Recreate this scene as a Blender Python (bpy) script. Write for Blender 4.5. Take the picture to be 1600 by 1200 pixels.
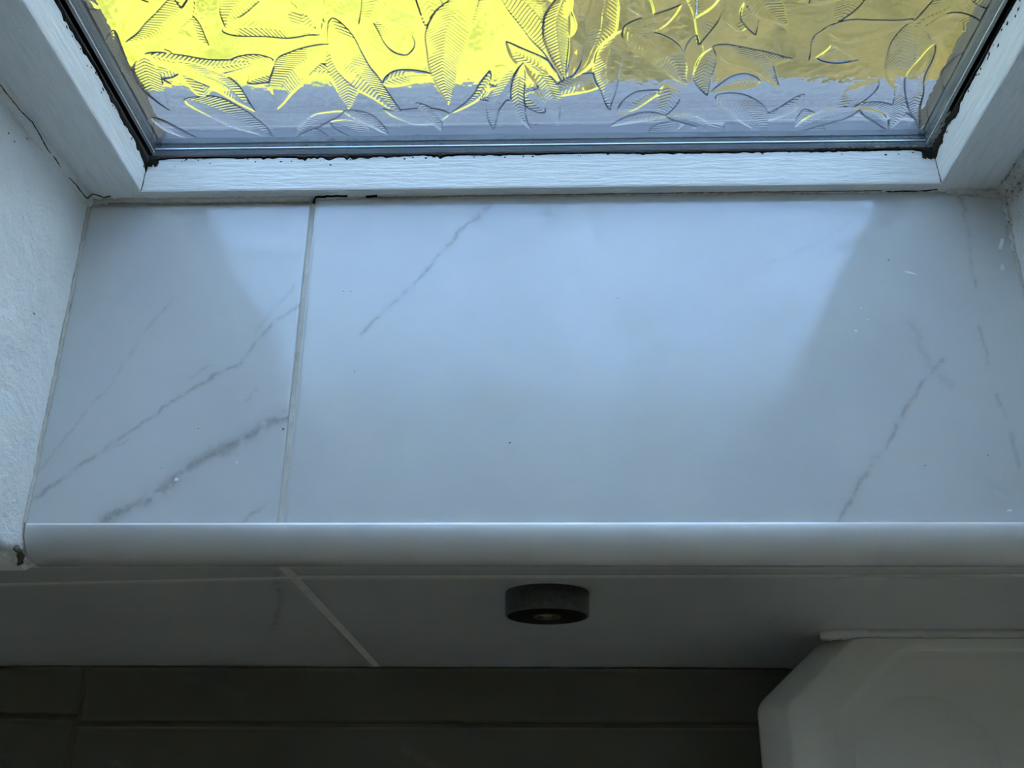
import bpy, bmesh, math, random
import numpy as np
from mathutils import Matrix, Vector

for o in list(bpy.data.objects):
    bpy.data.objects.remove(o)
S = bpy.context.scene
C = S.collection
random.seed(7)
rng = np.random.default_rng(7)

# ------------------------------------------------------------------ camera, sky, sun, exposure
cam_d = bpy.data.cameras.new('camera')
cam_d.sensor_width = 36.0
cam_d.lens = 1625.318 / 1600 * 36.0
cam_d.clip_start = 0.01
cam = bpy.data.objects.new('camera', cam_d)
C.objects.link(cam)
rot = Matrix(((0.99956, 0.00503, 0.02935), (0.00731, 0.91405, -0.40553), (-0.02887, 0.40557, 0.91361)))
cam.matrix_world = Matrix.Translation((0.1218, -0.31357, 0.46488)) @ rot.to_4x4()
S.camera = cam

world = bpy.data.worlds.new('world')
S.world = world
world.use_nodes = True
wn = world.node_tree.nodes
sky = wn.new('ShaderNodeTexSky')
sky.sky_type = 'NISHITA'
sky.sun_disc = False
sky.sun_elevation = math.radians(42)
sky.sun_rotation = math.radians(95)
sky.air_density = 1.0
sky.dust_density = 0.4
sky.ozone_density = 2.5
world.node_tree.links.new(sky.outputs[0], wn['Background'].inputs[0])
wn['Background'].inputs[1].default_value = 1.15

sun_d = bpy.data.lights.new('sun', 'SUN')
sun_d.energy = 11.0
sun_d.angle = math.radians(0.6)
sun_d.color = (1.0, 0.87, 0.66)
sun = bpy.data.objects.new('sun', sun_d)
C.objects.link(sun)
sun_dir = Vector((0.75, -0.09, 0.68)).normalized()        # towards the sun: along the house wall, just behind it
sun.rotation_euler = sun_dir.to_track_quat('Z', 'Y').to_euler()

S.view_settings.view_transform = 'Standard'
S.view_settings.look = 'None'
S.view_settings.gamma = 1.0
S.view_settings.use_curve_mapping = False
S.view_settings.exposure = 1.60
S.cycles.max_bounces = 14
S.cycles.diffuse_bounces = 8

# ------------------------------------------------------------------ helpers
def mat(name, col=(0.8, 0.8, 0.8), rough=0.5, metal=0.0, spec=0.5):
    m = bpy.data.materials.new(name)
    m.use_nodes = True
    b = m.node_tree.nodes['Principled BSDF']
    b.inputs['Base Color'].default_value = (*col, 1)
    b.inputs['Roughness'].default_value = rough
    b.inputs['Metallic'].default_value = metal
    b.inputs['Specular IOR Level'].default_value = spec
    return m

def nd(m, typ, **kw):
    n = m.node_tree.nodes.new(typ)
    for k, v in kw.items():
        setattr(n, k, v)
    return n

def lk(m, a, b):
    m.node_tree.links.new(a, b)

def bsdf(m):
    return m.node_tree.nodes['Principled BSDF']

def coords(m, scale=(1, 1, 1), rotz=0.0):
    tc = nd(m, 'ShaderNodeTexCoord')
    mp = nd(m, 'ShaderNodeMapping')
    mp.inputs['Scale'].default_value = scale
    mp.inputs['Rotation'].default_value = (0, 0, rotz)
    lk(m, tc.outputs['Object'], mp.inputs['Vector'])
    return mp.outputs['Vector']

def noise(m, vec, scale, detail=4, rough=0.55, distort=0.0):
    n = nd(m, 'ShaderNodeTexNoise')
    n.inputs['Scale'].default_value = scale
    n.inputs['Detail'].default_value = detail
    n.inputs['Roughness'].default_value = rough
    n.inputs['Distortion'].default_value = distort
    lk(m, vec, n.inputs['Vector'])
    return n.outputs['Fac']

def bump(m, height, strength, dist, prev=None):
    b = nd(m, 'ShaderNodeBump')
    b.inputs['Strength'].default_value = strength
    b.inputs['Distance'].default_value = dist
    lk(m, height, b.inputs['Height'])
    if prev is not None:
        lk(m, prev, b.inputs['Normal'])
    return b.outputs['Normal']

def ramp(m, fac, stops):
    r = nd(m, 'ShaderNodeValToRGB')
    els = r.color_ramp.elements
    while len(els) < len(stops):
        els.new(0.5)
    for e, (p, c) in zip(els, stops):
        e.position = p
        e.color = (*c, 1) if len(c) == 3 else c
    lk(m, fac, r.inputs['Fac'])
    return r.outputs['Color']

def mixc(m, fac, a, b):
    n = nd(m, 'ShaderNodeMix', data_type='RGBA')
    if isinstance(fac, float):
        n.inputs['Factor'].default_value = fac
    else:
        lk(m, fac, n.inputs['Factor'])
    for s, v in ((n.inputs[6], a), (n.inputs[7], b)):
        if isinstance(v, tuple):
            s.default_value = (*v, 1)
        else:
            lk(m, v, s)
    return n.outputs[2]

def mth(m, op, a, b=None, c=None, clamp=False):
    n = nd(m, 'ShaderNodeMath', operation=op)
    n.use_clamp = clamp
    for i, v in enumerate((a, b, c)):
        if v is None:
            continue
        if isinstance(v, (int, float)):
            n.inputs[i].default_value = v
        else:
            lk(m, v, n.inputs[i])
    return n.outputs[0]

def obj(name, verts, faces, material, parent=None, smooth=False, label=None):
    me = bpy.data.meshes.new(name)
    me.from_pydata([tuple(map(float, v)) for v in verts], [], faces)
    me.update()
    if smooth:
        me.polygons.foreach_set('use_smooth', [True] * len(me.polygons))
    me.materials.append(material)
    o = bpy.data.objects.new(name, me)
    C.objects.link(o)
    if parent:
        o.parent = parent
    if label:
        o['label'] = label
    return o

def bmobj(name, bm, material, parent=None, smooth=False, label=None):
    bmesh.ops.recalc_face_normals(bm, faces=bm.faces)
    me = bpy.data.meshes.new(name)
    bm.to_mesh(me)
    bm.free()
    if smooth:
        me.polygons.foreach_set('use_smooth', [True] * len(me.polygons))
    me.materials.append(material)
    o = bpy.data.objects.new(name, me)
    C.objects.link(o)
    if parent:
        o.parent = parent
    if label:
        o['label'] = label
    return o

def prism(name, poly, axis, a, b, material, parent=None, bev=0.0, segs=2, label=None):
    """polygon extruded along an axis (0 x, 1 y, 2 z) from a to b, edges bevelled"""
    bm = bmesh.new()
    def pt(p, t):
        q = list(p)
        q.insert(axis, t)
        return q
    lo = [bm.verts.new(pt(p, a)) for p in poly]
    hi = [bm.verts.new(pt(p, b)) for p in poly]
    n = len(poly)
    bm.faces.new(lo)
    bm.faces.new(hi)
    for i in range(n):
        bm.faces.new((lo[i], lo[(i + 1) % n], hi[(i + 1) % n], hi[i]))
    bmesh.ops.recalc_face_normals(bm, faces=bm.faces)
    if bev > 0:
        bmesh.ops.bevel(bm, geom=bm.edges[:], offset=bev, segments=segs, affect='EDGES', profile=0.6)
    return bmobj(name, bm, material, parent, smooth=False, label=label)

def box(name, x0, x1, y0, y1, z0, z1, material, parent=None, bev=0.0, segs=2, label=None):
    return prism(name, [(x0, y0), (x1, y0), (x1, y1), (x0, y1)], 2, z0, z1, material, parent, bev, segs, label)

def empty(name, loc=(0, 0, 0)):
    o = bpy.data.objects.new(name, None)
    o.empty_display_size = 0.05
    C.objects.link(o)
    return o

def structure(o):
    o['kind'] = 'structure'
    return o

def thing(o, label, cat, group=None):
    o['label'] = label
    o['category'] = cat
    if group:
        o['group'] = group
    return o

# value noise in numpy
_tab = rng.random((256, 256))
def vnoise(x, y):
    xi = np.floor(x).astype(int); yi = np.floor(y).astype(int)
    fx = x - xi; fy = y - yi
    fx = fx * fx * (3 - 2 * fx); fy = fy * fy * (3 - 2 * fy)
    g = lambda i, j: _tab[i % 256, j % 256]
    return (g(xi, yi) * (1 - fx) + g(xi + 1, yi) * fx) * (1 - fy) + (g(xi, yi + 1) * (1 - fx) + g(xi + 1, yi + 1) * fx) * fy
def fbm(x, y, o=4):
    s = 0; a = 1; t = 0
    for k in range(o):
        s = s + a * vnoise(x * 2 ** k + 17 * k, y * 2 ** k + 31 * k); t += a; a *= 0.5
    return s / t
def sstep(a, b, x):
    t = np.clip((x - a) / (b - a), 0, 1)
    return t * t * (3 - 2 * t)
def polydist(px, py, pts):
    d = np.full(px.shape, 1e9)
    for (ax, ay), (bx, by) in zip(pts[:-1], pts[1:]):
        vx, vy = bx - ax, by - ay
        t = np.clip(((px - ax) * vx + (py - ay) * vy) / (vx * vx + vy * vy + 1e-12), 0, 1)
        d = np.minimum(d, np.hypot(px - ax - t * vx, py - ay - t * vy))
    return d

# ------------------------------------------------------------------ materials
def tile_material(name, base=(0.58, 0.59, 0.60), rough=0.10):
    """glazed marble-effect tile; the veins themselves come from the 'vein' attribute"""
    m = mat(name, base, rough)
    v = coords(m)
    cloud = noise(m, v, 9.0, 4, 0.6)
    col = ramp(m, cloud, [(0.25, tuple(c * 0.93 for c in base)), (0.7, tuple(min(1, c * 1.05) for c in base))])
    at = nd(m, 'ShaderNodeAttribute', attribute_name='vein')
    br = noise(m, v, 330.0, 4, 0.7)
    fac = mth(m, 'MULTIPLY', at.outputs['Fac'], mth(m, 'MULTIPLY_ADD', br, 1.0, 0.08), clamp=True)
    col = mixc(m, fac, col, (0.20, 0.195, 0.195))
    lk(m, col, bsdf(m).inputs['Base Color'])
    bsdf(m).inputs['IOR'].default_value = 1.5
    w = noise(m, v, 26.0, 2, 0.5)
    lk(m, bump(m, w, 0.06, 0.002), bsdf(m).inputs['Normal'])
    return m
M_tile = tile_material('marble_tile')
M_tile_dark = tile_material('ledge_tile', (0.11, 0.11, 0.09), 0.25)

def grout_material(name, base):
    m = mat(name, base, 0.85)
    v = coords(m)
    n = noise(m, v, 160.0, 5, 0.7)
    n2 = noise(m, v, 35.0, 3, 0.6)
    lk(m, mixc(m, mth(m, 'MULTIPLY', n2, 0.8), ramp(m, n, [(0.3, tuple(c * 0.72 for c in base)), (0.6, base)]), (base[0] * 0.8, base[1] * 0.74, base[2] * 0.62)), bsdf(m).inputs['Base Color'])
    lk(m, bump(m, n, 0.5, 0.0006), bsdf(m).inputs['Normal'])
    return m
M_grout = grout_material('grout', (0.66, 0.65, 0.63))
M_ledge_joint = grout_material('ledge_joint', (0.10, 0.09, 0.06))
M_caulk = grout_material('old_caulk', (0.62, 0.61, 0.58))

def paint_wood(name, scale):
    m = mat(name, (0.80, 0.81, 0.81), 0.42)
    v = coords(m, scale)
    g = noise(m, v, 60.0, 5, 0.65, 0.4)
    v2 = coords(m)
    d = noise(m, v2, 900.0, 2, 0.6)
    d2 = noise(m, v2, 60.0, 3, 0.6)
    spot = mth(m, 'MULTIPLY', mth(m, 'GREATER_THAN', d, 0.70), mth(m, 'GREATER_THAN', d2, 0.56))
    col = ramp(m, g, [(0.3, (0.70, 0.71, 0.71)), (0.55, (0.80, 0.81, 0.81))])
    lk(m, mixc(m, mth(m, 'MULTIPLY', spot, 0.45), col, (0.22, 0.21, 0.19)), bsdf(m).inputs['Base Color'])
    lk(m, bump(m, g, 0.55, 0.0012), bsdf(m).inputs['Normal'])
    return m
M_paint_h = paint_wood('painted_wood_rail', (0.9, 8, 8))
M_paint_v = paint_wood('painted_wood_stile', (8, 8, 0.9))
M_rough_white = mat('painted_frame_out', (0.6, 0.61, 0.62), 0.5)

def plaster_material(name, corner=None, amount=1.25, black=True):
    m = mat(name, (0.80, 0.80, 0.79), 0.6)
    v = coords(m)
    a = noise(m, v, 22.0, 6, 0.6, 0.6)
    b = noise(m, v, 130.0, 5, 0.7)
    c = noise(m, v, 520.0, 3, 0.6)
    col = ramp(m, a, [(0.3, (0.75, 0.75, 0.735)), (0.65, (0.83, 0.83, 0.825))])
    if corner:
        tc = nd(m, 'ShaderNodeTexCoord')
        vd = nd(m, 'ShaderNodeVectorMath', operation='DISTANCE')
        lk(m, tc.outputs['Object'], vd.inputs[0])
        vd.inputs[1].default_value = corner
        near = mth(m, 'SUBTRACT', 1.0, mth(m, 'DIVIDE', vd.outputs['Value'], 0.055), clamp=True)
        st = mth(m, 'MULTIPLY', near, mth(m, 'MULTIPLY', b, amount), clamp=True)
        col = mixc(m, st, col, (0.42, 0.39, 0.33))
        bl = mth(m, 'MULTIPLY', mth(m, 'GREATER_THAN', mth(m, 'MULTIPLY_ADD', near, 0.16, mth(m, 'MULTIPLY_ADD', b, 0.5, mth(m, 'MULTIPLY', c, 0.5))), 0.72), mth(m, 'GREATER_THAN', near, 0.12))
        col = mixc(m, mth(m, 'MULTIPLY', bl, 0.85 if black else 0.0), col, (0.05, 0.045, 0.04))
    lk(m, col, bsdf(m).inputs['Base Color'])
    n1 = bump(m, a, 0.5, 0.006)
    n2 = bump(m, b, 0.6, 0.0022, n1)
    lk(m, bump(m, c, 0.25, 0.0006, n2), bsdf(m).inputs['Normal'])
    return m
M_plaster_l = plaster_material('plaster_left', (-0.1225, 0.0, 0.0), 0.25, False)
M_plaster_r = plaster_material('plaster_right', (0.362, 0.002, 0.012), 1.7)
M_room = mat('room_paint', (0.955, 0.89, 0.80), 0.7)
M_floor = mat('floor_vinyl', (0.055, 0.058, 0.052), 0.5)
M_trim = mat('edge_trim_plastic', (0.82, 0.81, 0.82), 0.16)
M_ceramic = mat('cistern_ceramic', (0.80, 0.79, 0.77), 0.25)
M_mould = mat('black_mould', (0.012, 0.011, 0.010), 0.8, spec=0.2)
n_ = noise(M_mould, coords(M_mould), 900.0, 3)
lk(M_mould, bump(M_mould, n_, 0.7, 0.001), bsdf(M_mould).inputs['Normal'])
M_crack = mat('dark_crack', (0.10, 0.085, 0.065), 0.9, spec=0.1)
M_stain = mat('brown_stain', (0.30, 0.25, 0.18), 0.9, spec=0.1)
M_fleck = mat('white_fleck', (0.85, 0.86, 0.87), 0.5)
M_black = mat('black_metal', (0.035, 0.036, 0.038), 0.42, 0.3)
n_ = noise(M_black, coords(M_black), 500.0, 4, 0.7)
lk(M_black, ramp(M_black, n_, [(0.35, (0.06, 0.062, 0.065)), (0.7, (0.115, 0.115, 0.115))]), bsdf(M_black).inputs['Base Color'])
M_blackface = mat('black_rubber', (0.006, 0.006, 0.006), 0.7, spec=0.15)
M_brass = mat('brass_screw', (0.55, 0.36, 0.14), 0.35, 1.0)
M_spacer = mat('spacer_bar', (0.030, 0.034, 0.038), 0.6, 0.0, 0.3)
M_seal = mat('dark_butyl', (0.02, 0.023, 0.028), 0.5)
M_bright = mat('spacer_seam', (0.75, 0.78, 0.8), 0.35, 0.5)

M_brown = mat('brown_timber', (0.035, 0.026, 0.016), 0.6, spec=0.2)
M_brick = mat('brown_render', (0.10, 0.075, 0.05), 0.9, spec=0.1)
M_osill = mat('grey_painted_sill', (0.031, 0.030, 0.038), 0.6, spec=0.15)

def glass_material(name):
    m = bpy.data.materials.new(name)
    m.use_nodes = True
    nt = m.node_tree
    nt.nodes.remove(nt.nodes['Principled BSDF'])
    g = nt.nodes.new('ShaderNodeBsdfGlass')
    g.inputs['IOR'].default_value = 1.5
    g.inputs['Roughness'].default_value = 0.0
    g.inputs['Color'].default_value = (0.97, 0.985, 0.98, 1)
    nt.links.new(g.outputs[0], nt.nodes['Material Output'].inputs['Surface'])
    return m
M_glass = glass_material('clear_glass')
M_glass_leaf = glass_material('leaf_pattern_glass')

# ------------------------------------------------------------------ setting: room shell
YW = -0.1924       # face of the wall tiles under the sill
XL, XR = -0.1212, 0.3635
FLOOR, CEIL = -0.95, 1.35
RX0, RX1, RY0 = -0.66, 0.86, -1.40
structure(box('floor', RX0 - .1, RX1 + .1, RY0 - .1, 0.05, FLOOR - .08, FLOOR, M_floor))
structure(box('ceiling', RX0 - .1, RX1 + .1, RY0 - .1, 0.05, CEIL, CEIL + .08, M_room))
structure(box('wall_front', RX0 - .1, RX1 + .1, RY0 - .1, RY0, FLOOR, CEIL, M_room))
structure(box('wall_west', RX0 - .1, RX0, RY0, YW + .001, FLOOR, CEIL, M_room))
structure(box('wall_east', RX1, RX1 + .1, RY0, YW + .001, FLOOR, CEIL, M_room))

def plaster_reveal(name, sign, xf, xb, y0, y1, z0, z1, material, lean):
    """block of wall beside the window; the face towards the window is an uneven plastered surface"""
    ys = np.linspace(y0, y1, 70)
    zs = np.concatenate([np.linspace(z0, 0.2, 90), np.linspace(0.2, z1, 40)[1:]])
    Y, Z = np.meshgrid(ys, zs)
    X = xf + sign * (lean * np.clip(Z, 0, 0.12) + 0.0022 * (fbm(Y * 26 + 3, Z * 26) - 0.5) * sstep(-0.005, 0.03, Z) + 0.0009 * (fbm(Y * 110, Z * 110) - 0.5))
    # rounded arris at the room side
    r = 0.006
    t = np.clip((r - (Y - y0)) / r, 0, 1)
    X = X + sign * r * (1 - np.sqrt(np.clip(1 - t * t, 0, 1)))
    nz, ny = Y.shape
    verts = np.stack([X, Y, Z], -1).reshape(-1, 3).tolist()
    idx = lambda i, j: i * ny + j
    faces = []
    for i in range(nz - 1):
        for j in range(ny - 1):
            f = (idx(i, j), idx(i, j + 1), idx(i + 1, j + 1), idx(i + 1, j))
            faces.append(f if sign < 0 else f[::-1])
    nsm = len(faces)
    b = len(verts)
    # body
    for z in (z0, z1):
        for y in (y0, y1):
            verts.append((xb, y, z))
    fr = [idx(i, 0) for i in range(nz)]
    bk = [idx(i, ny - 1) for i in range(nz)]
    bo = [idx(0, j) for j in range(ny)]
    tp = [idx(nz - 1, j) for j in range(ny)]
    fs = [fr + [b + 2, b], bk + [b + 3, b + 1], bo + [b + 1, b], tp + [b + 3, b + 2], (b, b + 1, b + 3, b + 2)]
    faces += [tuple(f) for f in fs]
    o = obj(name, verts, faces, material)
    sm = [i < nsm for i in range(len(faces))]
    o.data.polygons.foreach_set('use_smooth', sm)
    return structure(o)
wall_l = plaster_reveal('wall_left', -1, XL, RX0 - .1, -0.1945, 0.002, -0.0215, 1.0, M_plaster_l, 0.05)
wall_r = plaster_reveal('wall_right', 1, XR, RX1 + .1, -0.1945, 0.002, -0.0215, 1.0, M_plaster_r, 0.0)
structure(box('wall_top', RX0 - .1, RX1 + .1, -0.1945, 0.002, 1.0, CEIL, M_room))
# outer leaf of the house wall round the window, and the eaves over it
structure(box('wall_outer_left', -3.0, -0.127, 0.002, 0.075, FLOOR - .1, 1.15, M_brick))
structure(box('wall_outer_right', 0.364, 3.0, 0.002, 0.075, FLOOR - .1, 1.15, M_brick))
structure(box('wall_outer_top', -0.127, 0.364, 0.002, 0.075, 0.93, 1.15, M_brick))
structure(box('wall_outer_bottom', -0.127, 0.364, 0.002, 0.075, FLOOR - .1, -0.045, M_brick))
structure(prism('roof_eaves', [(-2.2, 1.6), (-2.2, 2.7), (0.405, 1.27), (0.405, 1.15), (-0.1, 1.15), (-0.1, 1.6)], 0, -3.0, 3.0, M_rough_white))

# ------------------------------------------------------------------ setting: tiled wall under the sill
def tile_grid(name, corners, depth_axis, face, back, step, veins, material, parent, dish=0.0, label=None):
    """a tile: fine face grid between two slanted edges with pillowed rim, plus its sides.
    corners = (u0, u1, v at (u0,low), v at (u1,low), v at (u0,high), v at (u1,high))"""
    u0, u1, l0, l1, h0, h1 = corners
    nu = max(3, int((u1 - u0) / step)); nv = max(3, int(max(h0 - l0, h1 - l1) / step))
    s = np.linspace(0, 1, nu); t = np.linspace(0, 1, nv)
    T, Sx = np.meshgrid(t, s, indexing='ij')
    U = u0 + (u1 - u0) * Sx
    lo = l0 + (l1 - l0) * Sx; hi = h0 + (h1 - h0) * Sx
    V = lo + (hi - lo) * T
    edge = np.minimum(np.minimum(U - u0, u1 - U), np.minimum(V - lo, hi - V))
    rim = 0.0012
    q = np.clip(1 - edge / rim, 0, 1)
    sg = 1 if face > back else -1
    Wd = face - sg * 0.0006 * q * q
    vein = np.zeros_like(U)
    wx = (fbm(U * 110, V * 110) - 0.5) * 0.0045 + (fbm(U * 600 + 9, V * 600) - 0.5) * 0.0016
    wy = (fbm(U * 110 + 50, V * 110 + 50) - 0.5) * 0.0045 + (fbm(U * 600, V * 600 + 9) - 0.5) * 0.0016
    pat = fbm(U * 220 + 5, V * 220 + 70)
    for pts, w, st in veins:
        dd = polydist(U + wx, V + wy, pts)
        core = np.exp(-(dd / (w * 1.35)) ** 2)
        halo = 0.30 * np.exp(-(dd / (w * 3.2)) ** 2)
        vein = np.maximum(vein, st * (core * sstep(0.25, 0.55, pat) * 1.15 + halo))
    def p3(u, v, w):
        return (u, w, v) if depth_axis == 1 else (u, v, w)
    verts = [p3(a, b, c) for a, b, c in zip(U.ravel(), V.ravel(), Wd.ravel())]
    i = np.arange(nv - 1)[:, None] * nu + np.arange(nu - 1)[None, :]
    flip = (depth_axis == 1) == (sg > 0)
    quad = (i, i + 1, i + nu + 1, i + nu)
    if flip:
        quad = quad[::-1]
    faces = np.stack([k.ravel() for k in quad], -1).tolist()
    b = len(verts)
    for (u, v) in ((u0, l0), (u1, l1), (u1, h1), (u0, h0)):
        verts.append(p3(u, v, back))
    bo = list(range(nu)); tp = list(range((nv - 1) * nu, nv * nu))
    lf = list(range(0, nv * nu, nu)); rt = list(range(nu - 1, nv * nu, nu))
    nsm = len(faces)
    sides = [bo + [b + 1, b], tp[::-1] + [b + 3, b + 2], lf[::-1] + [b, b + 3], rt + [b + 2, b + 1]]
    faces += [f if not flip else f[::-1] for f in sides]
    o = obj(name, verts, faces, material, parent, label=label)
    o.data.polygons.foreach_set('use_smooth', [k < nsm for k in range(len(faces))])
    at = o.data.attributes.new('vein', 'FLOAT', 'POINT')
    at.data.foreach_set('value', np.concatenate([vein.ravel(), np.zeros(4)]).astype(np.float32))
    return o

wall_b = structure(box('wall_back', RX0, RX1, -0.1923, 0.002, FLOOR, -0.0215, M_grout))
WV = [([(-0.0141, -0.0155), (-0.0017, -0.028)], 0.0005, 0.5), ([(-0.0089, -0.0319), (-0.0176, -0.0843), (-0.0459, -0.1839)], 0.001, 0.45),
      ([(-0.0071, -0.1732), (-0.0068, -0.2282)], 0.0008, 0.35), ([(-0.1111, -0.2416), (-0.1099, -0.2671)], 0.0008, 0.35),
      ([(0.264, -0.0473), (0.2817, -0.0278)], 0.0005, 0.35), ([(0.2564, -0.1153), (0.2547, -0.1608)], 0.0007, 0.25),
      ([(-0.4, -0.28), (-0.32, -0.17), (-0.27, -0.12)], 0.001, 0.4), ([(0.5, -0.3), (0.56, -0.2)], 0.001, 0.4)]
wy0, wy1 = YW - 0.0001, -0.1915 + 0.0065
tile_grid('tile', (-0.655, -0.0038, -0.1055, -0.0425, -0.0225, -0.0225), 1, wy0, wy1, 0.0025, WV, M_tile, wall_b)
tile_grid('tile', (-0.0016, 0.62, -0.0425, -0.0345, -0.0225, -0.0225), 1, wy0, wy1, 0.0025, WV, M_tile, wall_b)
tile_grid('tile', (-0.655, -0.0038, -0.3275, -0.3275, -0.1095, -0.0465), 1, wy0, wy1, 0.0025, WV, M_tile, wall_b)
tile_grid('tile', (-0.0016, 0.62, -0.3275, -0.3275, -0.0455, -0.0372), 1, wy0, wy1, 0.0025, WV, M_tile, wall_b)

# tiled ledge at the foot of that wall
ledge = empty('tiled_ledge')
thing(ledge, 'shaded tiled ledge at the foot of the wall, left of the white cistern', 'ledge')
box('ledge_body', RX0, RX1, -0.40, -0.1930, FLOOR, -0.3258, M_ledge_joint, ledge, label='grubby joints between the ledge tiles')
LV = [([(-0.19, -0.26), (-0.14, -0.30), (-0.05, -0.36)], 0.001, 0.5), ([(0.02, -0.25), (0.10, -0.29), (0.2, -0.31)], 0.0012, 0.4),
      ([(-0.15, -0.2), (-0.1, -0.215)], 0.0008, 0.3), ([(-0.33, -0.22), (-0.27, -0.3)], 0.001, 0.4)]
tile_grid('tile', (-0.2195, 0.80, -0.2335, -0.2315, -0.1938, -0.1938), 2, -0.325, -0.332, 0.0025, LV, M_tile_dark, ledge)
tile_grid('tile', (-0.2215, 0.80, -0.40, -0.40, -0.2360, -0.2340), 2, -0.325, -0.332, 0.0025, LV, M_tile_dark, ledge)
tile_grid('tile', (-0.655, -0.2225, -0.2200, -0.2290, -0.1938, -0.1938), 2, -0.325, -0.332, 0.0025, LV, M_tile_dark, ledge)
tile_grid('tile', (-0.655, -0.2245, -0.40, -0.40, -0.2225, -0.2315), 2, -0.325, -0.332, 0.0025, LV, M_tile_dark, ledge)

# ------------------------------------------------------------------ window sill
sill = empty('window_sill')
thing(sill, 'glossy white marble-effect tiled window sill in front of the patterned window', 'window sill')
box('grout_bed', XL - 0.0035, XR + 0.004, -0.1790, 0.0045, -0.0212, -0.0010, M_grout, sill, label='grey grout between and around the sill tiles')
VL = [([(-0.121, -0.1671), (-0.0983, -0.148), (-0.0722, -0.1267), (-0.051, -0.1081), (-0.0302, -0.096), (-0.0132, -0.0729), (-0.0012, -0.062)], 0.0005, 0.55),
      ([(-0.1078, -0.1554), (-0.0929, -0.1438), (-0.0784, -0.1366)], 0.00035, 0.28),
      ([(-0.0827, -0.1766), (-0.0774, -0.1719), (-0.066, -0.1672), (-0.0551, -0.1578), (-0.0457, -0.1482), (-0.0371, -0.1433), (-0.0195, -0.1342), (-0.0094, -0.127), (-0.0025, -0.1236)], 0.0018, 0.70),
      ([(-0.1213, -0.1576), (-0.1098, -0.1365), (-0.1002, -0.1198), (-0.0882, -0.0957), (-0.0758, -0.0706), (-0.0677, -0.0577)], 0.00035, 0.3),
      ([(-0.0232, -0.1151), (-0.0187, -0.1076)], 0.0004, 0.35), ([(-0.0192, -0.1782), (-0.0091, -0.1683)], 0.00045, 0.4),
      ([(-0.0517, -0.1029), (-0.043, -0.0959)], 0.0005, 0.3), ([(-0.0225, -0.0783), (-0.0055, -0.0508)], 0.00045, 0.22)]
VR = [([(0.0311, -0.0794), (0.0417, -0.0668), (0.054, -0.0532), (0.0666, -0.0363), (0.0826, -0.0151), (0.0943, -0.0052)], 0.00065, 0.55),
      ([(0.0866, -0.0119), (0.0946, -0.004)], 0.0016, 0.35),
      ([(0.2569, -0.177), (0.2712, -0.1554), (0.2784, -0.146), (0.2896, -0.1299), (0.3049, -0.1083), (0.3162, -0.0947)], 0.0007, 0.48),
      ([(0.3407, -0.0022), (0.3411, -0.0295), (0.3395, -0.0557)], 0.0005, 0.4), ([(0.3377, -0.0773), (0.3371, -0.0983)], 0.0005, 0.35),
      ([(0.3396, -0.1135), (0.3415, -0.1252)], 0.0005, 0.45), ([(0.3427, -0.1349), (0.3432, -0.1509)], 0.0007, 0.4),
      ([(0.3036, -0.0753), (0.31, -0.0947)], 0.0016, 0.2), ([(0.3095, -0.0981), (0.3183, -0.1101)], 0.0014, 0.18),
      ([(0.3316, -0.1633), (0.3423, -0.1603)], 0.006, 0.16), ([(0.2374, -0.0399), (0.2682, -0.0268), (0.2867, -0.0095)], 0.0005, 0.12)]
tile_grid('tile', (XL + 0.0002, -0.0015, -0.1785, -0.1785, -0.0012, -0.0012), 2, 0.0, -0.008, 0.0009, VL, M_tile, sill, label='narrow veined tile at the left end of the sill')
tile_grid('tile', (0.0012, XR - 0.0002, -0.1785, -0.1785, 0.0018, 0.0032), 2, 0.0002, -0.008, 0.0009, VR, M_tile, sill, label='wide tile right of the grout joint')

# caulk beads: wobbly strips
def bead(name, path, rad, material, parent, wob=0.35, sec=6, seed=0, flat=1.0, label=None):
    r_ = random.Random(seed)
    pts = [Vector(p) for p in path]
    out = []
    for a, b in zip(pts[:-1], pts[1:]):
        n = max(2, int((b - a).length / 0.0016))
        for k in range(n):
            out.append(a.lerp(b, k / n))
    out.append(pts[-1])
    verts, faces = [], []
    for i, p in enumerate(out):
        d = (out[min(i + 1, len(out) - 1)] - out[max(i - 1, 0)]).normalized()
        up = Vector((0, 0, 1)) if abs(d.z) < 0.8 else Vector((0, 1, 0))
        s = d.cross(up).normalized(); u = s.cross(d)
        for k in range(sec):
            a = 2 * math.pi * k / sec
            r = rad * (1 + wob * (r_.random() * 2 - 1))
            verts.append(p + s * math.cos(a) * r + u * math.sin(a) * r * flat)
    n = len(out)
    for i in range(n - 1):
        for k in range(sec):
            faces.append((i * sec + k, i * sec + (k + 1) % sec, (i + 1) * sec + (k + 1) % sec, (i + 1) * sec + k))
    faces.append(tuple(range(sec))[::-1]); faces.append(tuple(range((n - 1) * sec, n * sec)))
    return obj(name, verts, faces, material, parent, smooth=True, label=label)
bead('caulk_bead', [(XL, 0.0008, 0.0003), (-0.001, 0.0008, 0.0003)], 0.0021, M_caulk, sill, seed=1, label='yellowed caulk along the window frame')
bead('caulk_bead', [(0.002, 0.0022, 0.0004), (XR, 0.0032, 0.0004)], 0.0014, M_caulk, sill, seed=2)
bead('caulk_bead', [(XL, 0.0, 0.0), (XL + .0002, -0.06, 0.0002), (XL, -0.178, 0.0)], 0.0013, M_caulk, sill, seed=3)
bead('caulk_bead', [(XR, 0.002, 0.0), (XR, -0.178, 0.0)], 0.0013, M_caulk, sill, seed=4)
bead('mould_streak', [(0.0006, -0.002, 0.0012), (0.0016, 0.0012, 0.0022), (0.008, 0.0014, 0.0026), (0.0185, 0.0016, 0.0026)], 0.0006, M_mould, sill, 0.6, seed=5, label='black mould in the corner of the grout joint')
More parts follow.
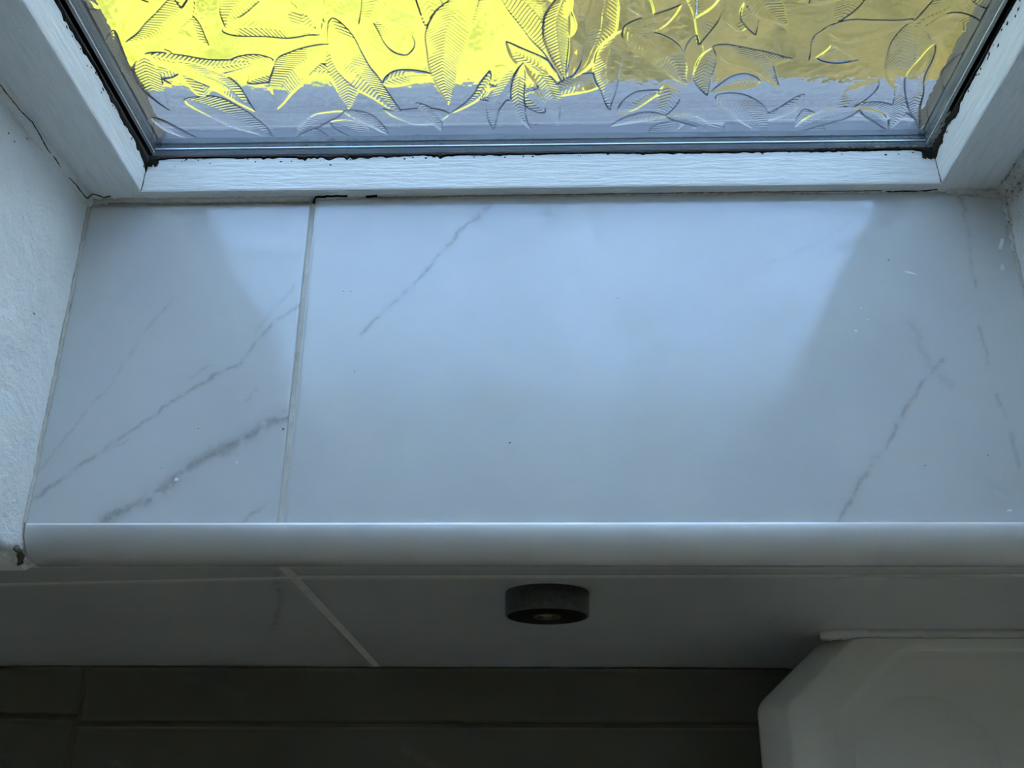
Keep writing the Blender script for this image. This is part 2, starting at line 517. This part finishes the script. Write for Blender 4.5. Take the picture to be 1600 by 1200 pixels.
bead('mould_streak', [(0.0285, 0.0012, 0.0022), (0.0345, 0.0014, 0.0024)], 0.0006, M_mould, sill, 0.8, seed=6)
bead('mould_streak', [(0.302, 0.0008, 0.0026), (0.322, 0.0006, 0.0030), (0.328, 0.0006, 0.0042)], 0.0003, M_mould, sill, 0.7, seed=8)
bead('stain_line', [(-0.11, -0.0012, 0.0018), (-0.06, -0.0014, 0.0016), (-0.002, -0.0014, 0.0012)], 0.00035, M_stain, sill, 0.6, seed=9)
bead('stain_line', [(0.035, 0.0008, 0.0019), (0.16, 0.0014, 0.0022), (0.30, 0.0016, 0.0022)], 0.00035, M_stain, sill, 0.6, seed=10)
bead('stain_line', [(-0.116, -0.1786, 0.0002), (-0.07, -0.1787, 0.0002), (-0.004, -0.1787, 0.0001)], 0.00045, M_stain, sill, 0.6, seed=11, label='brown line along the front edge of the narrow tile')

def fleck(x, y, z, r, material, parent, name='fleck', nrm=2, seed=0, stretch=1.0, ang=0.0):
    r_ = random.Random(seed * 13 + 5)
    n = 8
    ca, sa = math.cos(ang), math.sin(ang)
    ring, ring2 = [], []
    for k in range(n):
        a = 2 * math.pi * k / n
        rr = r * (0.6 + 0.7 * r_.random())
        u, v = math.cos(a) * rr * stretch, math.sin(a) * rr
        u, v = u * ca - v * sa, u * sa + v * ca
        h = 0.00025
        if nrm == 2:
            ring.append((x + u, y + v, z)); ring2.append((x + u * .6, y + v * .6, z + h))
        elif nrm == 1:
            ring.append((x + u, y, z + v)); ring2.append((x + u * .6, y - h, z + v * .6))
        else:
            s = 1 if nrm == 0 else -1
            ring.append((x, y + u, z + v)); ring2.append((x + s * h, y + u * .6, z + v * .6))
    verts = ring + ring2
    faces = [(k, (k + 1) % n, n + (k + 1) % n, n + k) for k in range(n)] + [tuple(range(n, 2 * n))]
    return obj(name, verts, faces, material, parent)
for i, (x, y, r, st, an) in enumerate([(-0.052, -0.1562, .0010, 1, 0), (-0.0242, -0.1476, .0006, 1, 0), (0.3085, -0.047, .0009, 4.5, -.2), (0.281, -0.0672, .0006, 1.6, 0), (0.2834, -0.0734, .0007, 1, 0), (0.2769, -0.0794, .0006, 1.3, 0), (0.2985, -0.039, .0005, 1, 0), (0.355, -0.044, .0014, 1.5, 1), (0.335, -0.172, .0006, 2.5, 0), (0.357, -0.030, .0012, 3, 1.2)]):
    fleck(x, y, 0.0003, r, M_fleck, sill, 'paint_fleck', 2, i, st, an)
for i, (x, y, r) in enumerate([(0.106, -0.138, .0004), (0.029, -0.1, .0003), (0.3, -.15, .0003), (0.33, -0.145, .0003), (-0.045, -0.13, .0003), (-0.06, -0.15, .0003), (0.16, -0.06, .0003), (0.02, -0.055, .0003), (0.024, -0.055, .0003), (-0.0035, -0.1305, .0005)]):
    fleck(x, y, 0.0002, r, M_crack, sill, 'dirt_speck', 2, 40 + i)

# white plastic edge trim on the front of the sill
prof = [(-0.1776, 0.0004), (-0.1776, 0.0013), (-0.1786, 0.0016)]
for k in range(1, 13):
    a = math.radians(90 * k / 12)
    prof.append((-0.1786 - 0.0146 * math.sin(a), 0.0016 - 0.0170 * (1 - math.cos(a))))
prof += [(-0.1932, -0.0195), (-0.1916, -0.0205), (-0.1792, -0.0205), (-0.1792, 0.0004)]
trim = prism('trim_1', prof, 0, -0.1195, 0.66, M_trim)
structure(trim)
for p in trim.data.polygons:
    p.use_smooth = len(p.vertices) == 4 and p.normal.y < -0.02 and abs(p.normal.x) < .1
# crumbling plaster at the left end of the trim
bead('plaster_gap', [(-0.1205, -0.1905, 0.004), (-0.1218, -0.1945, -0.006)], 0.0018, M_crack, wall_l, 0.6, seed=21, label='dark gap in crumbling plaster')
for k in range(14):
    bead('plaster_crumb', [(-0.1215 - .004 * random.random(), -0.183 - 0.012 * random.random(), -0.014 + 0.022 * random.random()), (-0.1225 - .003 * random.random(), -0.185 - 0.01 * random.random(), -0.016 + 0.022 * random.random())], 0.0012 + .001 * random.random(), M_plaster_l, wall_l, 0.5, seed=60 + k)

# ------------------------------------------------------------------ window
win = structure(empty('window_1'))
FL, FRt, FB = -0.0905, 0.3290, 0.0082       # inner faces of stiles and top of bottom rail
TOP = 0.93
def frame_piece(name, poly, axis, a, b, m):
    return prism(name, poly, axis, a, b, m, win, 0.0012, 2)
frame_piece('stile', [(-0.127, 0.0018), (FL, 0.0018), (FL + 0.0012, 0.0232), (-0.0945, 0.0236), (-0.0945, 0.0246), (-0.127, 0.0246)], 2, -0.0195, TOP, M_paint_v)
frame_piece('stile', [(0.364, 0.0018), (FRt, 0.0018), (FRt - 0.0016, 0.0232), (0.3332, 0.0236), (0.3332, 0.0246), (0.364, 0.0246)], 2, -0.0195, TOP, M_paint_v)
prism('outer_stile', [(-0.127, 0.0248), (-0.0945, 0.0248), (-0.0945, 0.0465), (-0.0895, 0.0465), (-0.0895, 0.056), (-0.127, 0.056)], 2, -0.0195, TOP, M_brown, win, label='brown outer frame beyond the glass')
prism('outer_stile', [(0.364, 0.0248), (0.3332, 0.0248), (0.3332, 0.0465), (0.3280, 0.0465), (0.3280, 0.056), (0.364, 0.056)], 2, -0.0195, TOP, M_brown, win)
frame_piece('bottom_rail', [(0.0022, -0.0195), (0.0016, FB), (0.0232, FB + 0.0008), (0.0236, -0.002), (0.0246, -0.002), (0.0246, -0.0195)], 0, FL - 0.006, FRt + 0.006, M_paint_h)
prism('outer_rail', [(0.0248, -0.0195), (0.0248, -0.002), (0.0462, -0.0028), (0.056, -0.0045), (0.056, -0.0195)], 0, FL - 0.004, FRt + 0.004, M_osill, win, 0.0, 1, 'blue-grey outer bottom rail beyond the glass')
frame_piece('head_rail', [(0.0018, 0.93), (0.0018, 0.885), (0.0232, 0.885), (0.0236, 0.89), (0.056, 0.89), (0.056, 0.93)], 0, FL - 0.006, FRt + 0.006, M_paint_h)

GX0, GX1, GZ0, GZ1 = -0.0940, 0.3327, -0.0015, 0.889
box('inner_pane', GX0, GX1, 0.0252, 0.0290, GZ0, GZ1, M_glass, win, label='clear inner glass pane')

# leaf-pattern pane: relief cast into the outer face, one sheet of glass
LEAF = [(-0.0740,0.0682,-0.0176,0.0611,0.0104),(-0.0643,0.0621,-0.0297,0.0236,0.0117),(-0.0740,0.0682,-0.0741,0.0245,0.0092),(-0.0640,0.0345,-0.0260,-0.0010,0.0133),(-0.0874,0.0210,-0.0605,0.0008,0.0063),(-0.0301,0.0826,0.0156,0.0795,0.0100),(0.0174,0.0730,-0.0179,0.0259,0.0133),(0.0174,0.0730,0.0197,0.0226,0.0108),(0.0170,0.0226,-0.0143,0.0005,0.0067),(0.0170,0.0226,0.0396,0.0005,0.0067),(0.0237,0.0899,0.0491,0.0204,0.0133),(0.0657,0.1126,0.0707,0.0403,0.0100),(0.0914,0.1083,0.0735,0.0267,0.0150),(0.0960,0.0532,0.0729,0.0189,0.0042),(0.1138,0.0575,0.0961,0.0050,0.0075),(0.1138,0.0575,0.1309,0.0071,0.0075),(0.1138,0.0575,0.1163,0.0046,0.0058),(0.1032,0.1118,0.1325,0.0430,0.0142),(0.1364,0.1073,0.1347,0.0439,0.0092),(0.1493,0.1108,0.1364,0.0438,0.0100),(0.1600,0.0786,0.1595,0.0209,0.0108),(0.1600,0.0786,0.1951,0.0407,0.0125),(0.1600,0.0786,0.1854,0.0965,0.0083),(0.1872,0.1174,0.1971,0.0679,0.0117),(0.2044,0.0669,0.2468,0.0593,0.0108),(0.2044,0.0669,0.2436,0.0383,0.0100),(0.2044,0.0669,0.2068,0.0316,0.0075),(0.2111,0.0315,0.2452,-0.0034,0.0125),(0.1879,0.0166,0.1597,0.0065,0.0067),(0.1879,0.0166,0.2147,-0.0001,0.0067),(0.2544,0.0775,0.2957,0.0849,0.0108),(0.2544,0.0775,0.2545,0.0573,0.0067),(0.2882,0.0199,0.2568,-0.0026,0.0100),(0.2945,0.0841,0.3062,-0.0018,0.0125),(0.2945,0.0841,0.3182,0.0218,0.0108),(0.2882,0.0199,0.3081,-0.0002,0.0058),(0.3126,0.0997,0.2982,0.0723,0.0075),(-0.0367,0.1111,-0.0795,0.0750,0.0104),(0.0010,0.1215,-0.0270,0.0826,0.0125),(0.0523,0.1204,0.0352,0.0855,0.0117),(0.2169,0.1168,0.2385,0.0812,0.0117),(0.2592,0.1159,0.2596,0.0807,0.0108),(-0.0825,0.0837,-0.0848,0.0474,0.0067),(0.0563,0.0296,0.0673,0.0028,0.0058),(0.3122,0.0668,0.3269,0.0032,0.0075),(0.0059,0.1177,0.0160,0.0817,0.0108)]
r_ = random.Random(3)
under = []
for z in (0.012, 0.042, 0.072, 0.102):
    for x in np.arange(-0.085, 0.33, 0.034):
        x0, z0, a = x + r_.uniform(-.012, .012), z + r_.uniform(-.010, .010), r_.uniform(0, 6.28)
        l = r_.uniform(.026, .042)
        under.append((x0, z0, x0 + l * math.cos(a), z0 + l * math.sin(a), r_.uniform(.007, .011)))
LEAF = under + LEAF
for z in np.arange(0.13, 0.90, 0.05):
    for x in np.arange(-0.08, 0.33, 0.055):
        bx_, bz_ = x + r_.uniform(-.012, .012), z + r_.uniform(-.012, .012)
        a0 = r_.uniform(0, 6.28)
        for k in range(3):
            a = a0 + k * r_.uniform(.8, 1.3)
            l = r_.uniform(.03, .05)
            LEAF.append((bx_, bz_, bx_ + l * math.cos(a), bz_ + l * math.sin(a), r_.uniform(.008, .012)))
def leaf_pane():
    xs = np.arange(GX0, GX1 + 1e-6, 0.0004)
    zs = np.concatenate([np.arange(GZ0, 0.125, 0.0004), np.arange(0.125, GZ1, 0.005), [GZ1]])
    X, Z = np.meshgrid(xs, zs)
    H = 0.00024 * (fbm(X * 60, Z * 60, 2) - 0.5) + 0.00010 * (fbm(X * 400, Z * 400, 2) - 0.5)
    wob = (fbm(X * 45 + 7, Z * 45 + 7, 2) - 0.5) * 0.005
    wob2 = (fbm(X * 45 + 90, Z * 45 + 40, 2) - 0.5) * 0.005
    Hl = np.zeros_like(X)
    for k, (ax, az, bx, bz, w) in enumerate(LEAF):
        ln = math.hypot(bx - ax, bz - az)
        m = (X > min(ax, bx) - w - .006) & (X < max(ax, bx) + w + .006) & (Z > min(az, bz) - w - .006) & (Z < max(az, bz) + w + .006)
        if not m.any():
            continue
        px = X[m] + wob[m]; pz = Z[m] + wob2[m]
        dx, dz = (bx - ax) / ln, (bz - az) / ln
        s = ((px - ax) * dx + (pz - az) * dz) / ln
        t = -(px - ax) * dz + (pz - az) * dx
        bend = 0.10 * ln * (1 if k % 2 else -1)
        t = t - bend * 4 * s * (1 - s)
        sc = np.clip(s, 0, 1)
        half = w * 0.80 * (np.sin(math.pi * sc ** 0.8) ** 0.75) * (1 - 0.25 * sc)
        inside = (half - np.abs(t))
        ins = np.where((s > 0) & (s < 1), inside, -1)
        mask = sstep(0.0, 0.0011, ins)
        side = np.where(t > 0, 1.0, -1.0)
        ribs = np.sin(2 * math.pi * (s * ln - np.abs(t) * 0.75) / 0.00215)
        dome = 1 - (np.abs(t) / np.maximum(half, 1e-4)).clip(0, 1) ** 2
        fade = fbm(px * 55 + k * 3.1, pz * 55 + k, 2)
        amp = 0.000125 * sstep(0.30, 0.55, fade) * sstep(0.0, .0015, ins) * np.where(Z[m] < 0.125, 1, 0)
        lift = (0.5 if k % 3 else -0.45)
        hh = mask * (lift * 0.00065 + 0.00070 * dome * lift) + amp * ribs * mask
        mid = -0.00008 * np.exp(-(t / 0.0004) ** 2) * ((s > 0) & (s < 1))
        cur = Hl[m]
        Hl[m] = cur * (1 - mask) + (hh + mid * mask)
    H = H + Hl
    Yf = 0.0450 + H
    nz, nx = X.shape
    v1 = np.stack([X.ravel(), Yf.ravel(), Z.ravel()], -1)
    i = np.arange(nz - 1)[:, None] * nx + np.arange(nx - 1)[None, :]
    q1 = np.stack([i.ravel(), (i + nx).ravel(), (i + nx + 1).ravel(), (i + 1).ravel()], -1)      # normal +y
    b = len(v1)
    v2 = np.array([(GX0, 0.041, GZ0), (GX1, 0.041, GZ0), (GX1, 0.041, GZ1), (GX0, 0.041, GZ1)])
    verts = np.concatenate([v1, v2]).astype(np.float32)
    me = bpy.data.meshes.new('patterned_pane')
    nq = len(q1) + 1
    loops = np.concatenate([q1.ravel(), np.array([b, b + 1, b + 2, b + 3])]).astype(np.int32)
    me.vertices.add(len(verts)); me.vertices.foreach_set('co', verts.ravel())
    me.loops.add(len(loops)); me.loops.foreach_set('vertex_index', loops)
    me.polygons.add(nq)
    me.polygons.foreach_set('loop_start', np.arange(nq, dtype=np.int32) * 4)
    me.polygons.foreach_set('loop_total', np.full(nq, 4, dtype=np.int32))
    me.update(calc_edges=True)
    me.polygons.foreach_set('use_smooth', [True] * len(q1) + [False])
    me.materials.append(M_glass_leaf)
    o = bpy.data.objects.new('patterned_pane', me)
    C.objects.link(o); o.parent = win
    o['label'] = 'obscure glass pane with raised leaf pattern'
    return o
leaf_pane()

# spacer bars of the double glazing with their seams and dark seals
SZ = 0.0044
dots_v, dots_f = [], []
def spacer(name, x0, x1, z0, z1, horizontal, facing):
    bar = box(name, x0, x1, 0.0290, 0.0372, z0, z1, M_spacer, win)
    box('butyl_seal', x0, x1, 0.0374, 0.0409, z0, z1 + (0.0004 if horizontal else 0), M_seal, win)
    return bar
sp_b = spacer('spacer_bar', GX0, GX1, GZ0, SZ, True, 1)
sp_l = spacer('spacer_bar', GX0, -0.0887, SZ, GZ1, False, 1)
sp_r = spacer('spacer_bar', 0.3269, GX1, SZ, GZ1, False, -1)
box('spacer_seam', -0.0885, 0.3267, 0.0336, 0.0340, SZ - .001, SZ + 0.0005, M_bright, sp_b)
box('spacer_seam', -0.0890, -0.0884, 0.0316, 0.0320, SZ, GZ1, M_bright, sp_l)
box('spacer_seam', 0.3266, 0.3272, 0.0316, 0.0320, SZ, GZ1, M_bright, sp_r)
# row of tiny perforations along the bottom spacer
dv, df = [], []
for yy in (0.0318, 0.0357):
    for x in np.arange(-0.082, 0.322, 0.0034):
        b = len(dv)
        for (sx, sy) in ((-1, -1), (1, -1), (1, 1), (-1, 1)):
            dv.append((x + sx * 0.0005, yy + sy * 0.00045, SZ + 0.00012))
        for (sx, sy) in ((-1, -1), (1, -1), (1, 1), (-1, 1)):
            dv.append((x + sx * 0.0005, yy + sy * 0.00045, SZ - 0.0002))
        df += [(b, b + 1, b + 2, b + 3), (b, b + 4, b + 5, b + 1), (b + 1, b + 5, b + 6, b + 2), (b + 2, b + 6, b + 7, b + 3), (b + 3, b + 7, b + 4, b)]
o = obj('perforations', dv, df, M_seal, sp_b)
o['kind'] = 'stuff'

# mouldy sealant between the timber and the glass
def mould_strip(name, path, w0, w1, nrm, seed, label=None):
    """ragged black strip lying on the timber; path runs along the glass edge, w = how far it creeps over the timber"""
    r = random.Random(seed)
    n = 260
    pts = [Vector(path[0]).lerp(Vector(path[1]), k / n) for k in range(n + 1)]
    into, up = Vector(nrm[0]), Vector(nrm[1])
    verts, faces = [], []
    for k, p in enumerate(pts):
        t = k / n
        e = float(fbm(np.array([t * 45 + seed]), np.array([seed * 1.7]))[0]); e2 = float(fbm(np.array([t * 9 + seed]), np.array([seed * 3.3]))[0])
        w = w0 * (0.5 + e) + (w1 - w0) * min(1.2, max(0.0, (e2 - 0.32) * 2.8)) * (0.2 + 1.6 * r.random() ** 2 * e)
        endb = max(0.0, 1 - min(t, 1 - t) / 0.03)
        w += 0.0045 * endb * endb * (0.6 + 0.8 * r.random())
        h = 0.0009 + 0.0006 * r.random()
        verts += [p - into * 0.0019 - up * 0.002, p - into * 0.0012 - up * 0.0002, p + into * (w * 0.5) + up * h * 0.6, p + into * w + up * 0.00015, p + into * w - up * 0.0015]
    for k in range(n):
        for j in range(4):
            a = k * 5 + j
            faces.append((a, a + 1, a + 6, a + 5))
    return obj(name, verts, faces, M_mould, win, label=label)
mould_strip('mouldy_sealant', ((FL + .001, 0.0232, FB + .0007), (FRt - .001, 0.0232, FB + .0007)), 0.0010, 0.0036, ((0, -1, 0), (0, 0, 1)), 1, 'black mouldy sealant along the bottom of the glass')
mould_strip('mouldy_sealant', ((FL + .0012, 0.0232, FB), (FL + .0012, 0.0232, 0.80)), 0.0022, 0.0080, ((0, -1, 0), (1, 0, 0)), 2)
mould_strip('mouldy_sealant', ((FRt - .0016, 0.0232, FB), (FRt - .0016, 0.0232, 0.80)), 0.0012, 0.0055, ((0, -1, 0), (-1, 0, 0)), 3)
# loose specks of mould on the timber near the glass
for k in range(60):
    x = random.uniform(FL, FRt)
    if random.random() < 0.55:
        x = FL + 0.002 + abs(random.gauss(0, .09))
    fleck(min(x, FRt - .002), 0.0228 - abs(random.gauss(0, .0022)), FB + 0.0009, random.uniform(.00015, .0005), M_mould, win, 'mould_speck', 2, 100 + k, random.uniform(1, 2))
for k in range(46):
    z = 0.012 + 0.10 * random.random() ** 1.3
    fleck(FL + 0.0012, 0.0222 - abs(random.gauss(0, .0030)), z, random.uniform(.0002, .0006), M_mould, win, 'mould_speck', 0, 200 + k, random.uniform(1, 2.5), 1.4)
    fleck(FRt - 0.0014, 0.0222 - abs(random.gauss(0, .0026)), z * 1.05, random.uniform(.0002, .0006), M_mould, win, 'mould_speck', 3, 300 + k, random.uniform(1, 2.5), 1.4)
# ragged crumbs of mould packed into the two lower corners of the glazing
for k in range(24):
    for xx, sg in ((FL + .001, 1), (FRt - .0016, -1)):
        bead('mould_clump', [(xx + sg * random.uniform(0, .006), 0.0205 + random.uniform(-.004, .0022), FB + .0006), (xx + sg * random.uniform(0, .006), 0.0215 + random.uniform(-.003, .0015), FB + .0009)], random.uniform(.0004, .0011), M_mould, win, 0.5, 5, seed=400 + k, flat=.5)
# dark mitre joints
bead('mitre_joint', [(FL + .0002, 0.0022, FB + .0002), (FL + .0012, 0.0222, FB + .0008)], 0.0003, M_crack, win, 0.5, 5, seed=31)
bead('mitre_joint', [(FRt - .0002, 0.0022, FB + .0002), (FRt - .0014, 0.0222, FB + .0008)], 0.0003, M_crack, win, 0.5, 5, seed=32)
# flaking paint along the lower right of the glass
for k in range(16):
    z = FB + 0.002 + 0.0018 * k
    fleck(FRt - 0.0024 - random.uniform(0, .001), 0.0238, z, random.uniform(.0006, .0012), M_caulk, win, 'paint_flake', 1, 500 + k, 1.6, 1.2)
for k in range(14):
    fleck(0.270 + 0.004 * k, 0.0240, FB + .0010 + random.uniform(0, .0008), random.uniform(.0005, .0011), M_caulk, win, 'paint_flake', 1, 530 + k, 2.2, 0)

# crack in the plaster beside the left stile
ck = [(-0.1225, 0.20), (-0.1212, 0.16), (-0.1240, 0.125), (-0.1228, 0.1078), (-0.1222, 0.0907), (-0.1216, 0.0794), (-0.1198, 0.0714), (-0.1206, 0.0602), (-0.1219, 0.0502), (-0.1212, 0.0424), (-0.1221, 0.0306), (-0.1203, 0.0216), (-0.1198, 0.0106), (-0.1192, 0.0071)]
fill = bead('corner_filler', [(XL - .0070, 0.001, 0.30), (XL - .0055, 0.001, 0.12), (XL - .0012, 0.001, 0.0)], 0.0042, M_plaster_l, wall_l, 0.10, 10, seed=41)
bead('crack', [(x + .0005, -0.0018, z) for x, z in ck], 0.00027, M_crack, wall_l, 0.6, 5, seed=42)
bead('crack', [(-0.1187, -0.0012, 0.0075), (-0.1165, 0.0012, 0.0072), (-0.112, 0.0012, 0.0040), (-0.1080, 0.0012, 0.0050)], 0.0003, M_crack, wall_l, 0.6, 5, seed=43)
bead('corner_filler', [(XR + .0018, 0.0015, 0.30), (XR + .0008, 0.001, 0.0)], 0.0050, M_plaster_r, wall_r, 0.12, 10, seed=44)
bead('corner_filler', [(XR - .030, 0.0018, 0.001), (XR + .001, -0.0008, 0.001)], 0.0020, M_plaster_r, wall_r, 0.45, 10, seed=45)
bead('corner_filler', [(XR, 0.0, 0.0005), (XR, -0.035, 0.0)], 0.0018, M_plaster_r, wall_r, 0.5, 10, seed=46)
for i, (y, z) in enumerate([(-0.0138, 0.0786), (-0.0144, 0.0732), (-0.0064, 0.0646), (-0.0817, 0.0287)]):
    fleck(XL - .05 * z + .0004, y, z, 0.00042, M_crack, wall_l, 'dirt_speck', 0, 700 + i, 1.5, 1)

# ------------------------------------------------------------------ round black wall mount under the sill
mount = empty('wall_mount')
thing(mount, 'round black metal wall mount on the tiles under the sill', 'wall mount')
def lathe_y(name, prof, cx, cz, material, parent, n=72, smooth=True, label=None):
    verts, faces = [], []
    for (r, y) in prof:
        for k in range(n):
            a = 2 * math.pi * k / n
            verts.append((cx + r * math.cos(a), y, cz + r * math.sin(a)))
    for i in range(len(prof) - 1):
        for k in range(n):
            faces.append((i * n + k, i * n + (k + 1) % n, (i + 1) * n + (k + 1) % n, (i + 1) * n + k))
    faces.append(tuple(range(n))[::-1]); faces.append(tuple(range((len(prof) - 1) * n, len(prof) * n)))
    bm = bmesh.new()
    me = bpy.data.meshes.new(name); me.from_pydata(verts, [], faces); bm.from_mesh(me); bpy.data.meshes.remove(me)
    o = bmobj(name, bm, material, parent, False, label)
    o.data.polygons.foreach_set('use_smooth', [len(p.vertices) == 4 and abs(p.normal.y) < .9 for p in o.data.polygons])
    return o
MX, MZ, MR, MT = 0.1237, -0.0780, 0.0219, 0.0125
lathe_y('body', [(MR, YW), (MR, YW - MT + .0006), (MR - .0005, YW - MT), (MR - .0012, YW - MT), (MR - .0012, YW - MT + .0012)], MX, MZ, M_black, mount)
plate = lathe_y('face_plate', [(MR - .0013, YW - MT + .0014), (MR - .0013, YW - MT + .0002), (0.0072, YW - MT + .0002), (0.0068, YW - MT + .0030)], MX, MZ, M_blackface, mount, label='dull black front face')
lathe_y('socket_ring', [(0.0070, YW - MT + .0016), (0.0070, YW - MT - .0003), (0.0060, YW - MT - .0003), (0.0060, YW - MT + .0016)], MX, MZ, M_black, plate, 48)
lathe_y('screw', [(0.0030, YW - MT + .0029), (0.0030, YW - MT + .0006), (0.0022, YW - MT - .0001)], MX, MZ, M_brass, plate, 32, label='small brass screw in the socket')

# ------------------------------------------------------------------ white cistern with octagonal lid
cis = empty('cistern')
thing(cis, 'white cistern with chamfered octagonal lid against the tiled wall', 'cistern')
def octa(x0, x1, y0, y1, cx, cy):
    return [(x0 + cx, y1), (x0, y1 - cy), (x0, y0 + cy), (x0 + cx, y0), (x1 - cx, y0), (x1, y0 + cy), (x1, y1 - cy), (x1 - cx, y1)]
def round_poly(poly, r, n=5):
    out = []
    m = len(poly)
    for i in range(m):
        p, a, b = Vector(poly[i]), Vector(poly[i - 1]), Vector(poly[(i + 1) % m])
        da, db = (a - p), (b - p)
        ra = min(r, da.length * .45); rb = min(r, db.length * .45)
        p0, p1 = p + da.normalized() * ra, p + db.normalized() * rb
        for k in range(n + 1):
            t = k / n
            q = p0 * (1 - t) ** 2 + p * 2 * t * (1 - t) + p1 * t * t
            out.append((q.x, q.y))
    return out
def loft(name, rings, material, parent, label=None, sharp=None):
    bm = bmesh.new()
    vr = [[bm.verts.new((x, y, z)) for x, y in poly] for poly, z in rings]
    n = len(vr[0])
    for a, b in zip(vr[:-1], vr[1:]):
        for k in range(n):
            bm.faces.new((a[k], a[(k + 1) % n], b[(k + 1) % n], b[k]))
    bm.faces.new(vr[0]); bm.faces.new(vr[-1])
    return bmobj(name, bm, material, parent, True, label)
X1 = 0.655; YF = -0.392
def ring(ins, z, r=0.006, c=0.044):
    # the rim stays against the wall at the back
    p = octa(0.2525 + ins, X1 - ins, YF + ins, -0.1945 - ins * 0.25, c, c * .90)
    return (round_poly(p, r), z)
lid = loft('lid', [ring(0.004, -0.2085), ring(0.001, -0.2075), ring(0.0, -0.2040), ring(0.0004, -0.1995), ring(0.003, -0.1935), ring(0.0070, -0.1845), ring(0.0116, -0.1765), ring(0.0127, -0.1754), ring(0.0142, -0.1750), ring(0.0160, -0.1750),
     ring(0.0365, -0.1750), ring(0.0380, -0.1753), ring(0.0415, -0.1772), ring(0.0435, -0.1776), ring(0.052, -0.1776)], M_ceramic, cis)
ip = octa(0.301, 0.606, -0.36, -0.2335, 0.030, 0.024)
def inring(ins, z):
    return (round_poly(octa(0.3015 + ins, 0.384 - ins, -0.330 + ins, -0.2315 - ins, 0.024, 0.024), 0.012), z)
loft('raised_panel', [inring(-0.001, -0.1785), inring(0.0, -0.1775), inring(0.002, -0.1772), inring(0.006, -0.1758), inring(0.009, -0.1754), inring(0.013, -0.1753)], M_ceramic, lid)
body = [(x, y) for x, y in round_poly(octa(0.292, X1 - .035, YF + .03, -0.1960, 0.040, 0.036), 0.012)]
loft('tank', [(body, -0.3248), (body, -0.2080)], M_ceramic, cis)
bead('sealant', [(0.2930, -0.1940, -0.1860), (0.2985, -0.1945, -0.1795), (0.62, -0.1945, -0.1780)], 0.0040, M_trim, cis, 0.12, 8, seed=71, label='white sealant along the wall')

# ------------------------------------------------------------------ outdoors, seen blurred through the patterned glass
prism('exterior_sill', [(0.0561, -0.044), (0.0561, -0.0046), (0.100, -0.024), (0.105, -0.028), (0.105, -0.044)], 0, -0.16, 0.40, M_osill)
es = bpy.data.objects['exterior_sill']
thing(es, 'blue-grey sloping outside sill below the patterned glass', 'window sill')
M_lawn = mat('lawn', (0.7, 0.6, 0.05), 0.8, spec=0.0)
v_ = coords(M_lawn)
lk(M_lawn, mixc(M_lawn, noise(M_lawn, v_, 5.0, 3), ramp(M_lawn, noise(M_lawn, v_, 12.0, 5), [(0.36, (0.03, 0.05, 0.002)), (0.56, (0.17, 0.145, 0.020))]), (0.125, 0.120, 0.012)), bsdf(M_lawn).inputs['Base Color'])
M_path = mat('path', (0.30, 0.22, 0.09), 0.85, spec=0.0)
v_ = coords(M_path)
lk(M_path, ramp(M_path, noise(M_path, v_, 14.0, 5), [(0.36, (0.018, 0.018, 0.004)), (0.60, (0.052, 0.041, 0.011))]), bsdf(M_path).inputs['Base Color'])
def ground(name, x0, x1, y0, y1, z, m, sub, amp):
    xs = np.linspace(x0, x1, sub); ys = np.linspace(y0, y1, sub)
    verts = [(x, y, z + amp * float(fbm(np.array([x * 7.]), np.array([y * 7.]))[0])) for y in ys for x in xs]
    faces = [(j * sub + i, j * sub + i + 1, (j + 1) * sub + i + 1, (j + 1) * sub + i) for j in range(sub - 1) for i in range(sub - 1)]
    return obj(name, verts, faces, m, None, True)
lawn = structure(ground('ground_lawn', -8, 0.16, 0.075, 9, FLOOR - .06, M_lawn, 60, 0.03))
path = structure(ground('ground_path', 0.16, 8, 0.075, 9, FLOOR - .06, M_path, 60, 0.03))

# ------------------------------------------------------------------ what nobody could count becomes one part each
def merge(parent, name, label=None):
    kids = [o for o in parent.children if o.name.split('.')[0] == name]
    verts, faces = [], []
    for o in kids:
        b = len(verts)
        verts += [tuple(v.co) for v in o.data.vertices]
        faces += [tuple(b + i for i in p.vertices) for p in o.data.polygons]
    m = kids[0].data.materials[0]
    for o in kids:
        bpy.data.objects.remove(o)
    o = obj(name, verts, faces, m, parent, label=label)
    o['kind'] = 'stuff'
merge(win, 'mould_speck', 'scattered black mould specks')
merge(win, 'mould_clump', 'black mould packed into the lower corners')
merge(win, 'paint_flake', 'flaking pale paint along the glass edge')
merge(wall_l, 'plaster_crumb')
merge(sill, 'dirt_speck')
merge(sill, 'paint_fleck', 'small white paint flecks')
for n, l in (('window_1', 'white painted timber window with leaf-patterned obscure glass'), ('trim_1', 'white rounded plastic edge trim along the front of the sill'),
             ('wall_left', 'white rough plaster reveal left of the window'), ('wall_right', 'white plaster reveal with mould in the corner right of the window'),
             ('wall_back', 'grey glazed wall tiles in shade under the sill'), ('ground_lawn', 'sunlit yellow-green ground outside behind the glass'), ('ground_path', 'tan path outside behind the right of the glass')):
    bpy.data.objects[n]['label'] = l
